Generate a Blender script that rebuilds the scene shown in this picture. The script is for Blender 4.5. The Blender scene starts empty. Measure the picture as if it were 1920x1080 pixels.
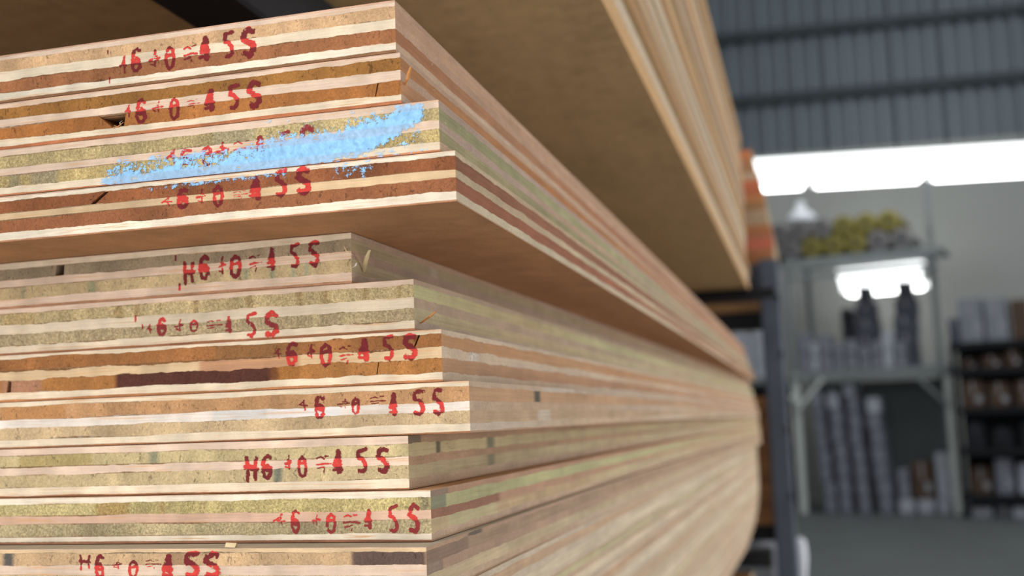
import bpy, math, random
from mathutils import Vector, Matrix, noise as mnoise

C = bpy.context.scene.collection
SC = bpy.context.scene
rnd = random.Random(7)

# ------------------------------------------------------------------ camera
F = 2066.0
RX, RY, RZ = Vector((0.96474, 0.26059, -0.03698)), Vector((0.06651, -0.10544, 0.99220)), Vector((0.25466, -0.95967, -0.11906))
EYE = Vector((0, 0, 1.30))
cd = bpy.data.cameras.new('camera')
cam = bpy.data.objects.new('camera', cd)
C.objects.link(cam)
M = Matrix((RX, RY, RZ)).transposed().to_4x4()
M.translation = EYE
cam.matrix_world = M
cd.sensor_width = 36.0
cd.lens = F * 36.0 / 1920.0
cd.clip_start = 0.02
cd.clip_end = 100
cd.dof.use_dof = True
cd.dof.focus_distance = 0.412
cd.dof.aperture_fstop = 8.8
SC.camera = cam


def ray(u, v):
    return RX * ((u - 960) / F) - RY * ((v - 540) / F) - RZ


def at(u, v, y):
    r = ray(u, v)
    return EYE + r * (y / r.y)


def onz(u, v, z):
    r = ray(u, v)
    return EYE + r * ((z - EYE.z) / r.z)


# ------------------------------------------------------------------ helpers
def lin(c):
    return tuple(((x / 255) / 12.92 if x / 255 <= 0.04045 else ((x / 255 + 0.055) / 1.055) ** 2.4) for x in c)


def mixc(a, b, t):
    return tuple(a[i] * (1 - t) + b[i] * t for i in range(3))


def tag(o, label=None, cat=None, group=None, kind=None):
    if label: o['label'] = label
    if cat: o['category'] = cat
    if group: o['group'] = group
    if kind: o['kind'] = kind
    return o


def empty(name, loc, rz=0.0):
    o = bpy.data.objects.new(name, None)
    o.empty_display_size = 0.05
    C.objects.link(o)
    o.location = loc
    o.rotation_euler = (0, 0, rz)
    return o


def mobj(name, verts, faces, mat, parent=None, smooth=False):
    me = bpy.data.meshes.new(name)
    me.from_pydata(verts, [], faces)
    me.materials.append(mat)
    if smooth:
        for p in me.polygons: p.use_smooth = True
    me.update()
    o = bpy.data.objects.new(name, me)
    C.objects.link(o)
    if parent is not None: o.parent = parent
    return o


class MB:
    def __init__(s):
        s.v, s.f = [], []

    def box(s, x0, x1, y0, y1, z0, z1, b=0.0):
        """box with chamfered vertical and horizontal edges"""
        if b <= 0:
            n = len(s.v)
            s.v += [(x0, y0, z0), (x1, y0, z0), (x1, y1, z0), (x0, y1, z0), (x0, y0, z1), (x1, y0, z1), (x1, y1, z1), (x0, y1, z1)]
            s.f += [tuple(n + i for i in q) for q in ((0, 3, 2, 1), (4, 5, 6, 7), (0, 1, 5, 4), (1, 2, 6, 5), (2, 3, 7, 6), (3, 0, 4, 7))]
            return s
        n = len(s.v)

        def ring(z, i):
            return [(x0 + b + i, y0 + i, z), (x1 - b - i, y0 + i, z), (x1 - i, y0 + b + i, z), (x1 - i, y1 - b - i, z),
                    (x1 - b - i, y1 - i, z), (x0 + b + i, y1 - i, z), (x0 + i, y1 - b - i, z), (x0 + i, y0 + b + i, z)]
        for z, i in ((z0, b), (z0 + b, 0), (z1 - b, 0), (z1, b)):
            s.v += ring(z, i)
        for k in range(3):
            for j in range(8):
                a, c = n + 8 * k + j, n + 8 * k + (j + 1) % 8
                s.f.append((a, c, c + 8, a + 8))
        s.f.append(tuple(n + 7 - j for j in range(8)))
        s.f.append(tuple(n + 24 + j for j in range(8)))
        return s

    def bar(s, p, q, w, h):
        p, q = Vector(p), Vector(q)
        d = (q - p).normalized()
        up = Vector((0, 0, 1)) if abs(d.z) < 0.9 else Vector((0, 1, 0))
        a = d.cross(up).normalized() * w / 2
        b = a.cross(d).normalized() * h / 2
        n = len(s.v)
        for o in (p, q):
            s.v += [tuple(o - a - b), tuple(o + a - b), tuple(o + a + b), tuple(o - a + b)]
        s.f += [tuple(n + i for i in t) for t in ((3, 2, 1, 0), (4, 5, 6, 7), (0, 1, 5, 4), (1, 2, 6, 5), (2, 3, 7, 6), (3, 0, 4, 7))]
        return s

    def build(s, name, mat, parent=None, smooth=False):
        return mobj(name, s.v, s.f, mat, parent, smooth)


# ------------------------------------------------------------------ materials
def newmat(name):
    m = bpy.data.materials.new(name)
    m.use_nodes = True
    nt = m.node_tree
    nt.nodes.clear()
    out = nt.nodes.new('ShaderNodeOutputMaterial')
    return m, nt, out


class N:
    """tiny node-graph builder"""
    def __init__(s, nt): s.nt = nt

    def n(s, t, **kw):
        x = s.nt.nodes.new(t)
        for k, v in kw.items(): setattr(x, k, v)
        return x

    def l(s, a, b): s.nt.links.new(a, b)

    def val(s, sock, v):
        if hasattr(v, 'is_linked') or hasattr(v, 'links'): s.l(v, sock)
        else: sock.default_value = v

    def math(s, op, a, b=0.0, clamp=False):
        x = s.n('ShaderNodeMath', operation=op, use_clamp=clamp)
        s.val(x.inputs[0], a)
        s.val(x.inputs[1], b)
        return x.outputs[0]

    def mapping(s, vec, scale):
        x = s.n('ShaderNodeMapping')
        s.l(vec, x.inputs['Vector'])
        x.inputs['Scale'].default_value = scale
        return x.outputs[0]

    def noise(s, vec, scale, detail=4, rough=0.6, dist=0.0):
        x = s.n('ShaderNodeTexNoise')
        s.l(vec, x.inputs['Vector'])
        x.inputs['Scale'].default_value = scale
        x.inputs['Detail'].default_value = detail
        x.inputs['Roughness'].default_value = rough
        x.inputs['Distortion'].default_value = dist
        return x.outputs['Fac']

    def rng(s, v, a, b, c, d):
        x = s.n('ShaderNodeMapRange')
        s.val(x.inputs[0], v)
        for i, k in enumerate((a, b, c, d)): x.inputs[i + 1].default_value = k
        return x.outputs[0]

    def mix(s, f, a, b, mode='MIX'):
        x = s.n('ShaderNodeMix', data_type='RGBA', blend_type=mode)
        s.val(x.inputs[0], f)
        for sock, v in ((x.inputs[6], a), (x.inputs[7], b)):
            if isinstance(v, tuple): sock.default_value = (*v, 1)
            else: s.l(v, sock)
        return x.outputs[2]

    def mixf(s, f, a, b):
        x = s.n('ShaderNodeMix', data_type='FLOAT')
        s.val(x.inputs[0], f)
        s.val(x.inputs[2], a)
        s.val(x.inputs[3], b)
        return x.outputs[0]


def gray(g, v):
    x = g.n('ShaderNodeCombineColor')
    for i in range(3): g.l(v, x.inputs[i])
    return x.outputs[0]


def wood(name, kind):
    """edge of a ply. long: grain runs along the end face; cross: end grain on the end face; fibre: coarse bright end grain; face: veneer"""
    m, nt, out = newmat(name)
    g = N(nt)
    bs = g.n('ShaderNodeBsdfPrincipled')
    bs.inputs['Roughness'].default_value = 0.75
    bs.inputs['Specular IOR Level'].default_value = 0.15
    g.l(bs.outputs[0], out.inputs[0])
    col = g.n('ShaderNodeAttribute', attribute_name='col').outputs['Color']
    tc = g.n('ShaderNodeTexCoord').outputs['Object']
    oi = g.n('ShaderNodeObjectInfo').outputs['Random']
    add = g.n('ShaderNodeVectorMath', operation='ADD')
    g.l(tc, add.inputs[0])
    g.l(oi, add.inputs[1])
    tc = add.outputs[0]
    nx = g.n('ShaderNodeSeparateXYZ')
    g.l(g.n('ShaderNodeNewGeometry').outputs['True Normal'], nx.inputs[0])
    side = g.math('GREATER_THAN', g.math('ABSOLUTE', nx.outputs[0]), 0.6)
    low = g.rng(g.noise(tc, 70, 3, 0.6), 0.3, 0.7, 0.90, 1.08)
    # grains
    endx = g.noise(g.mapping(tc, (55, 55, 1700)), 1.0, 5, 0.65, 0.6)       # streaks along x
    sidey = g.noise(g.mapping(tc, (900, 14, 900)), 1.0, 5, 0.7, 0.5)       # streaks along y
    spk = g.noise(tc, 1150, 5, 0.75, 0.8)                                   # end grain speckle
    spk2 = g.noise(g.mapping(tc, (1, 1, 0.7)), 760, 3, 0.6, 2.4)
    if kind == 'long':
        e = g.math('MULTIPLY', g.rng(endx, 0.3, 0.7, 0.86, 1.06), g.rng(spk, 0.3, 0.7, 0.94, 1.06))
        s_ = g.math('MULTIPLY', g.rng(spk, 0.28, 0.72, 0.72, 1.18), g.rng(sidey, 0.3, 0.7, 0.92, 1.07))
        bump_e, bump_s, bd = endx, spk, 0.00010
    elif kind == 'face':
        e = g.math('MULTIPLY', g.rng(spk, 0.3, 0.7, 0.8, 1.15), g.rng(endx, 0.3, 0.7, 0.9, 1.08))
        s_ = g.math('MULTIPLY', g.rng(spk, 0.3, 0.7, 0.85, 1.12), g.rng(sidey, 0.3, 0.7, 0.88, 1.1))
        bump_e, bump_s, bd = spk, sidey, 0.00004
    else:
        amp = 0.62 if kind == 'fibre' else 0.30
        e = g.math('MULTIPLY', g.rng(spk, 0.28, 0.72, 1 - amp, 1 + amp * 0.8), g.rng(spk2, 0.3, 0.7, 1 - amp * 0.6, 1 + amp * 0.45))
        # radial cracks and pores
        mp = g.n('ShaderNodeMapping')
        g.l(tc, mp.inputs['Vector'])
        mp.inputs['Rotation'].default_value = (0, 0.55, 0)
        mp.inputs['Scale'].default_value = (260, 260, 95)
        wv = g.noise(mp.outputs[0], 1.0, 3, 0.5, 0.7)
        crack = g.math('LESS_THAN', g.math('ABSOLUTE', g.math('SUBTRACT', wv, 0.5)), 0.010)
        gate = g.math('GREATER_THAN', g.noise(tc, 330, 2, 0.5), 0.54)
        crack = g.math('MULTIPLY', crack, gate)
        e = g.math('MULTIPLY', e, g.rng(crack, 0, 1, 1.0, 0.52 if kind == 'cross' else 0.7))
        pore = g.math('LESS_THAN', g.noise(tc, 800, 2, 0.5, 1.2), 0.31)
        e = g.math('MULTIPLY', e, g.rng(pore, 0, 1, 1.0, 0.72))
        s_ = g.math('MULTIPLY', g.rng(sidey, 0.28, 0.72, 0.80, 1.14), g.rng(spk, 0.3, 0.7, 0.88, 1.10))
        bump_e, bump_s, bd = spk, sidey, 0.00022 if kind == 'fibre' else 0.00012
    sh = g.math('MULTIPLY', g.mixf(side, e, s_), low)
    c = g.mix(1.0, col, gray(g, sh), 'MULTIPLY')
    if kind == 'long':   # ochre and pink streaks in the pale plies
        st = g.noise(g.mapping(tc, (26, 26, 1000)), 1.0, 3, 0.6, 1.0)
        f = g.math('MULTIPLY', g.rng(st, 0.57, 0.70, 0.0, 0.75), g.math('SUBTRACT', 1.0, side))
        c = g.mix(f, c, lin((214, 160, 108)))
    if kind == 'face':   # the wide faces: figure along the sheet
        fg = g.noise(g.mapping(tc, (34, 3.0, 40)), 1.0, 4, 0.6, 1.5)
        kn = g.noise(g.mapping(tc, (9, 5, 9)), 1.0, 2, 0.5, 0.3)
        c = g.mix(1.0, c, gray(g, g.math('MULTIPLY', g.rng(fg, 0.3, 0.7, 0.94, 1.05), g.rng(kn, 0.3, 0.7, 0.93, 1.06))), 'MULTIPLY')
    g.l(c, bs.inputs['Base Color'])
    bp = g.n('ShaderNodeBump')
    bp.inputs['Strength'].default_value = 0.8
    bp.inputs['Distance'].default_value = bd
    g.l(g.mixf(side, bump_e, bump_s), bp.inputs['Height'])
    g.l(bp.outputs[0], bs.inputs['Normal'])
    return m


WLONG, WCROSS, WFIBRE, WFACE = wood('pale_ply_wood', 'long'), wood('brown_core_wood', 'cross'), wood('fibrous_core_wood', 'fibre'), wood('face_veneer_wood', 'face')
WMAT = {'L': WLONG, 'C': WCROSS, 'F': WFIBRE, 'V': WFACE}


def ink(name):
    """printed mark with worn, broken edges; attribute m is the coverage, col the colour"""
    m, nt, out = newmat(name)
    g = N(nt)
    bs = g.n('ShaderNodeBsdfPrincipled')
    bs.inputs['Roughness'].default_value = 0.6
    bs.inputs['Specular IOR Level'].default_value = 0.2
    tr = g.n('ShaderNodeBsdfTransparent')
    mx = g.n('ShaderNodeMixShader')
    at_ = g.n('ShaderNodeAttribute', attribute_name='col')
    mk = g.n('ShaderNodeAttribute', attribute_name='m').outputs['Fac']
    op = g.n('ShaderNodeAttribute', attribute_name='op').outputs['Fac']
    gr = g.n('ShaderNodeAttribute', attribute_name='streak').outputs['Fac']
    tc = g.n('ShaderNodeTexCoord').outputs['Object']
    fine = g.noise(tc, 1100, 4, 0.7, 0.8)
    mid = g.noise(tc, 420, 3, 0.6, 0.5)
    stre = g.noise(g.mapping(tc, (170, 170, 1500)), 1.0, 3, 0.6, 0.3)
    nn = g.mixf(gr, g.mixf(0.45, fine, mid), g.mixf(0.5, stre, mid))
    a = g.math('ADD', mk, g.math('MULTIPLY', g.math('SUBTRACT', nn, 0.5), 3.6))
    a = g.rng(a, 0.36, 0.52, 0.0, 1.0)
    a = g.math('MULTIPLY', a, op, True)
    g.l(g.mix(1.0, at_.outputs['Color'], gray(g, g.rng(mid, 0.3, 0.7, 0.78, 1.2)), 'MULTIPLY'), bs.inputs['Base Color'])
    g.l(a, mx.inputs[0])
    g.l(tr.outputs[0], mx.inputs[1])
    g.l(bs.outputs[0], mx.inputs[2])
    g.l(mx.outputs[0], out.inputs[0])
    return m


INK = ink('worn_ink')
CHALK = ink('rubbed_blue_paint')


def flat(name, c, rough=0.6, metal=0.0, var=0.15, scale=20.0, bump=0.0, stretch=(1, 1, 1)):
    m, nt, out = newmat(name)
    g = N(nt)
    bs = g.n('ShaderNodeBsdfPrincipled')
    bs.inputs['Roughness'].default_value = rough
    bs.inputs['Metallic'].default_value = metal
    bs.inputs['Specular IOR Level'].default_value = 0.3
    tc = g.n('ShaderNodeTexCoord').outputs['Object']
    nz = g.noise(g.mapping(tc, stretch), scale, 4, 0.6)
    g.l(g.mix(1.0, lin(c), gray(g, g.rng(nz, 0.3, 0.7, 1 - var, 1 + var)), 'MULTIPLY'), bs.inputs['Base Color'])
    if bump:
        bp = g.n('ShaderNodeBump')
        bp.inputs['Distance'].default_value = bump
        g.l(nz, bp.inputs['Height'])
        g.l(bp.outputs[0], bs.inputs['Normal'])
    g.l(bs.outputs[0], out.inputs[0])
    return m


def emit(name, c, s):
    m, nt, out = newmat(name)
    e = nt.nodes.new('ShaderNodeEmission')
    e.inputs[0].default_value = (*c, 1)
    e.inputs[1].default_value = s
    nt.links.new(e.outputs[0], out.inputs[0])
    return m


# ------------------------------------------------------------------ plywood sheets
GAIN = 0.92
W, L = 1.22, 2.16
SAG = 0.010


def geom(a, b, first, ratio):
    r, p, st = [a], a, first
    while p + st < b:
        p += st
        r.append(p)
        st *= ratio
    r.append(b)
    return r


FX_DENSE = [-W, -0.9, -0.6, -0.45] + [-0.33 + 0.0008 * i for i in range(int(0.33 / 0.0008))] + [0.0]
FX_PLAIN = [-W, -0.6, 0.0]
SY_DENSE = geom(0.0, L, 0.0012, 1.045)
SY_PLAIN = [0, 0.3, 0.6, 0.9, 1.2, 1.5, 1.8, L]


def pn(x, y, seed):
    return mnoise.noise(Vector((x, y, seed * 7.31 + 0.5)))


def sheet(label, corner, H, yaw, layers, seed, dense=True, patches=(), notches=(), spatch=(), wav=1.0, face=(172, 122, 80), length=None, group=None):
    """layers: (kind, parts of thickness, end colour, side colour) from the top face down"""
    ln = length or L
    root = empty('plywood_sheet', corner, yaw)
    tag(root, label, 'plywood sheet', group)
    fx = FX_DENSE if dense else FX_PLAIN
    sy = [y * ln / L for y in (SY_DENSE if dense else SY_PLAIN)]
    tot = sum(l[1] for l in layers)
    zs, z = [H], H
    for l in layers:
        z -= H * l[1] / tot
        zs.append(z)
    zs[-1] = 0.0
    n = len(layers)

    def bz(k, s):   # wavy glue line k at perimeter position s (x on the end face, then y along the side)
        if k == 0 or k == n: return zs[k]
        wob = pn(s * 38, 0, seed + k * 13) * 0.00055 + pn(s * 150, 3, seed + k * 17) * 0.00032 + pn(s * 620, 5, seed + k * 3) * 0.00022
        lim = 0.42 * min(zs[k - 1] - zs[k], zs[k] - zs[k + 1])
        return zs[k] + max(-lim, min(lim, wob * wav * (0.45 if 'V' in (layers[k - 1][0], layers[k][0]) else 1.0)))

    names = {'L': 'pale_ply', 'C': 'core_ply', 'F': 'core_ply', 'V': 'face_veneer'}
    for k, (kind, th, ce, cs) in enumerate(layers):
        pts = []      # front: (xt, xb, y, zt, zb)
        nt_ = [q for q in notches if q[0] == k]
        for x in fx:
            if any(min(q[1], q[3]) - 1e-5 <= x <= max(q[2], q[4]) + 1e-5 for q in nt_): continue
            pts.append((x, x, 0.0, bz(k, x), bz(k + 1, x)))
        for q in nt_:
            _, a0, a1, b0, b1, dp = q
            i = max(j for j, p in enumerate(pts) if p[0] < min(a0, b0)) + 1
            ins = []
            for t in range(9):   # ragged recess outline
                f_ = t / 8
                d_ = 0 if t in (0, 8) else dp * (0.75 + 0.5 * abs(pn(t * 1.7, 2, seed)))
                xa, xb_ = a0 + (a1 - a0) * f_, b0 + (b1 - b0) * f_
                ins.append((xa, xb_, d_, bz(k, xa), bz(k + 1, xb_)))
            pts[i:i] = ins
        m = len(sy)
        v = []
        for p in pts: v += [(p[0], p[2], p[3]), (p[1], p[2], p[4])]
        nf = len(pts)
        sidx = [nf - 1]
        for y in sy[1:]:
            sidx.append(len(v) // 2)
            v += [(0, y, bz(k, y)), (0, y, bz(k + 1, y))]
        lidx = [0]
        for y in sy[1:]:
            lidx.append(len(v) // 2)
            v += [(-W, y, bz(k, -W)), (-W, y, bz(k + 1, -W))]
        T = lambda i: 2 * i
        B = lambda i: 2 * i + 1
        f, fc = [], []
        for i in range(nf - 1):
            f.append((B(i), B(i + 1), T(i + 1), T(i)))
            cc = []
            for j in (i, i + 1):
                x = pts[j][0]
                c = ce
                q = pn(x * 45, 1, seed + k * 5) * 0.9 + pn(x * 160, 4, seed + k * 9) * 0.6
                amp = 0.10 if kind == 'L' else 0.17
                c = tuple(max(0, min(255, ch * (1 + amp * q))) for ch in c)
                for pk, x0, x1, pc, am in patches:
                    if pk == k and x0 - 0.002 < x < x1 + 0.002:
                        w_ = max(0, min(1, min(x - x0, x1 - x) / 0.002 + 0.5))
                        c = mixc(c, pc, am * w_)
                if pts[j][2] > 0: c = tuple(ch * 0.4 for ch in c)  # recess walls darkened, their shade put into the colour
                lum = .3 * c[0] + .6 * c[1] + .1 * c[2]
                cc.append(mixc(c, (lum, lum, lum), .10))
            fc.append([cc[0], cc[1], cc[1], cc[0]])
        for j in range(m - 1):
            a, b = sidx[j], sidx[j + 1]
            f.append((B(a), B(b), T(b), T(a)))
            cc = []
            for y in (sy[j], sy[j + 1]):
                q = pn(y * 9, 1, seed + k * 4) * 0.8 + pn(y * 40, 2, seed + k * 6) * 0.6
                c = tuple(max(0, min(255, ch * (1 + 0.10 * q))) for ch in cs)
                qq = pn(y * 3.1, 6, seed + k * 8)
                c = mixc(c, (196, 158, 122), max(0, min(0.5, qq)))
                lum = .3 * c[0] + .6 * c[1] + .1 * c[2]
                c = tuple(min(255, ch * f_) for ch, f_ in zip(c, (1.03, 1.02, 1.01)))
                c = tuple(ch * (.94 + .06 * min(1, y / .5)) for ch in c)  # near end darkened in colour, imitating weaker side light there
                for pk, y0, y1, pc, am in spatch:
                    if pk == k and y0 <= y <= y1: c = mixc(c, pc, am)
                cc.append(c)
            fc.append([cc[0], cc[1], cc[1], cc[0]])
        fcol = face
        f.append(tuple([T(i) for i in range(nf)] + [T(sidx[1]), T(lidx[1])]))
        fc.append([fcol] * len(f[-1]))
        f.append(tuple([B(i) for i in range(nf - 1, -1, -1)] + [B(lidx[1]), B(sidx[1])]))
        fc.append([fcol] * len(f[-1]))
        for j in range(1, m - 1):
            f.append((T(sidx[j]), T(sidx[j + 1]), T(lidx[j + 1]), T(lidx[j])))
            f.append((B(lidx[j]), B(lidx[j + 1]), B(sidx[j + 1]), B(sidx[j])))
            fc += [[fcol] * 4, [fcol] * 4]
        for j in range(m - 1):
            f.append((B(lidx[j + 1]), B(lidx[j]), T(lidx[j]), T(lidx[j + 1])))
            fc.append([cs] * 4)
        f.append((B(sidx[-1]), B(lidx[-1]), T(lidx[-1]), T(sidx[-1])))
        fc.append([ce] * 4)
        v = [(x, y, z - SAG * (y / ln) ** 2) for x, y, z in v]
        o = mobj(names[kind], v, f, WMAT[kind], root)
        ca = o.data.color_attributes.new('col', 'FLOAT_COLOR', 'CORNER')
        flatc = []
        for face_c in fc:
            for c in face_c:
                r = lin(c)
                flatc += [r[0] * GAIN, r[1] * GAIN, r[2] * GAIN, 1.0]
        ca.data.foreach_set('color', flatc)
        if kind in 'CF' and ce[0] < 195 and ce[2] < 100: tag(o, 'brown core ply')
        elif kind in 'CF': tag(o, 'tan core ply')
        elif kind == 'L': tag(o, 'pale wood ply')
    root['_z'] = [H - 0.0] + zs[1:]
    return root


# ---- the front stack -------------------------------------------------------
# px corner (x, y_top, y_bottom), end plane y, far-corner px x
BR, BR2, OCH, TAN, OLI, YEL = (170, 107, 66), (158, 92, 54), (172, 114, 52), (220, 174, 126), (200, 175, 120), (210, 184, 132)
PL, PK, PW, PO = (238, 216, 184), (232, 201, 174), (243, 226, 200), (226, 190, 145)
RV = (176, 116, 76)
SP = (204, 174, 148)      # pinkish side of a pale ply
SG = (176, 168, 126)      # olive side of a core
ST = (206, 184, 148)      # straw side of a core
SB = (162, 104, 68)


def lay(c1, k1, c2, k2, s1, s2, t=(2, 11, 24, 18, 25, 14, 4), l=(PL, PL, PL), sl=SP, v=(226, 186, 158), vb=RV):
    return [('V', t[0], v, sl), ('L', t[1], l[0], sl), (k1, t[2], c1, s1), ('L', t[3], l[1], sl), (k2, t[4], c2, s2), ('L', t[5], l[2], mixc(sl, (225, 215, 195), 0.35)), ('V', t[6], vb, (188, 152, 122))]


STACK = [
    # corner px,          y,   far px x, layers, description
    ((740, 0, 97), .360, 1399, lay(TAN, 'C', BR, 'C', (190, 152, 122), SB, (3, 9, 23, 19, 26, 14, 5), (PK, PL, PW), (192, 156, 130), v=(218, 170, 140), vb=(150, 104, 70)),
     'topmost plywood sheet of the front stack, tan upper core and brown lower core, red stamp'),
    ((750, 98, 186), .360, 1403, lay(OCH, 'C', (178, 110, 54), 'C', (176, 120, 74), (182, 136, 100), (2, 8, 22, 18, 25, 12, 6), (PK, PK, PL), (190, 160, 136), v=(226, 180, 150), vb=(196, 116, 72)),
     'second sheet of the front stack, ochre brown cores with a dark hole near the stamp'),
    ((822, 187, 281), .360, 1409, lay(OLI, 'F', (200, 172, 112), 'F', (164, 158, 118), (160, 150, 112), (1, 13, 25, 17, 25, 14, 3), (PK, PK, PL), (184, 158, 140), v=(226, 180, 150), vb=(196, 120, 76)),
     'plywood sheet of the front stack with olive cores, smeared with light blue paint'),
    ((853, 282, 377), .360, 1415, lay(BR2, 'C', (164, 100, 62), 'C', (148, 96, 70), (156, 98, 70), (2, 8, 25, 17, 26, 16, 3), (PW, PO, PW), (196, 176, 146), vb=(204, 140, 100)),
     'overhanging plywood sheet of the front stack with red brown cores, just below the blue smear'),
    ((658, 436, 526), 0.4000, 1406, lay((164, 142, 112), 'C', (206, 178, 130), 'C', (178, 160, 126), (196, 180, 144), (1, 12, 22, 16, 23, 15, 5), (PL, PK, PK), (186, 160, 140), vb=(200, 146, 108)),  # darker upper core has the overhang's shade put into its colour
     'set back plywood sheet under the overhang, shade-toned grey tan upper core, corner splinter'),
    ((775, 523, 616), 0.3990, 1411, lay(YEL, 'F', (192, 168, 126), 'F', (186, 180, 134), (190, 176, 138), (1, 9, 24, 20, 24, 14, 4), (PK, PL, PL), (182, 158, 134)),
     'plywood sheet with yellow tan banded cores, second under the overhang'),
    ((827, 617, 712), 0.3970, 1415, lay((172, 110, 60), 'C', (186, 122, 62), 'C', (188, 140, 98), (182, 140, 106), (1, 7, 26, 18, 26, 14, 4), (PL, PO, PL), (206, 184, 160), vb=(196, 130, 80)),
     'plywood sheet with torn top edge, brown cores and a dark purple stain'),
    ((879, 714, 810), 0.3950, 1419, lay((198, 146, 98), 'C', (206, 174, 130), 'C', (190, 150, 114), (190, 160, 128), (1, 9, 27, 18, 23, 15, 3), (PL, (236, 220, 204), PL), (196, 172, 150)),
     'plywood sheet jutting out farthest at the corner, orange tan upper core'),
    ((765, 817, 914), 0.3930, 1418, lay((208, 184, 132), 'C', (206, 180, 132), 'C', (196, 178, 136), (192, 176, 138), (1, 14, 23, 15, 25, 16, 3), (PK, PK, PL), (180, 146, 116)),
     'plywood sheet set back below the jutting one, pale yellow cores, red stamp'),
    ((807, 919, 1017), 0.3910, 1420, lay((208, 186, 122), 'F', (194, 174, 130), 'F', (190, 184, 136), (196, 178, 140), (1, 12, 26, 19, 25, 12, 4), (PW, (222, 180, 152), PW), (190, 150, 122), vb=(170, 112, 82)),
     'plywood sheet with olive yellow core over a pink ply, second from the lowest stamp'),
    ((799, 1026, 1124), 0.3760, 1421, lay((212, 172, 126), 'C', (206, 176, 130), 'C', (184, 150, 120), (198, 176, 142), (1, 7, 25, 20, 24, 14, 4), (PO, PK, PL), (186, 154, 130), face=None) if False else
     lay((212, 172, 126), 'C', (206, 176, 130), 'C', (172, 144, 118), (198, 176, 142), (1, 7, 25, 20, 24, 14, 4), (PO, PK, PL), (186, 154, 130)),
     'lowest stamped plywood sheet, its dusty top face showing, dark patch at the corner'),
]

GLYPH = {
    'one': [([(.7, .02), (.35, .42), (.1, .55)], .22), ([(.62, .05), (.62, .5), (.7, .98)], .22), ([(.3, .48), (.85, .56)], .22)],
    'aitch': [([(.15, .05), (.25, .45), (.22, .98)], .2), ([(.85, .08), (.75, .45), (.82, .9)], .2), ([(.15, .44), (.85, .5)], .28)],
    'six': [([(.85, .14), (.6, .05), (.3, .12), (.15, .38), (.12, .68), (.3, .93), (.6, .97), (.88, .8), (.85, .55), (.55, .42), (.2, .55)], .26), ([(.3, .62), (.7, .62)], .25)],
    'plus': [([(.62, .0), (.55, .35), (.6, .95)], .2), ([(.08, .58), (.95, .46)], .26), ([(.45, .3), (.8, .36)], .24), ([(.15, .78), (.4, .85)], .14)],
    'zero': [([(.5, .04), (.18, .2), (.12, .55), (.22, .85), (.5, .97), (.8, .85), (.9, .5), (.82, .18), (.5, .04)], .22), ([(.2, .38), (.85, .34)], .2)],
    'dash': [([(.04, .22), (.3, .12), (.5, .24)], .13), ([(.62, .12), (.8, .1)], .11), ([(.05, .55), (.45, .5), (.95, .52)], .13), ([(.1, .75), (.5, .68)], .11), ([(.55, .78), (.5, .97)], .08)],
    'bigone': [([(.62, .02), (.5, .3), (.3, .5)], .36), ([(.65, .06), (.72, .5), (.72, .95)], .34), ([(.2, .62), (.85, .58)], .3), ([(.1, .84), (.9, .86)], .2)],
    'five': [([(.9, .06), (.5, .1), (.22, .12), (.18, .38), (.5, .44), (.82, .62), (.85, .8), (.6, .95), (.25, .9)], .25)],
    'dot': [([(.5, .1), (.5, .9)], .5)],
    'ess': [([(.82, .12), (.55, .04), (.25, .14), (.18, .36), (.5, .48), (.82, .6), (.86, .8), (.6, .95), (.25, .88)], .27), ([(.3, .4), (.7, .5)], .2)],
}
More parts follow.
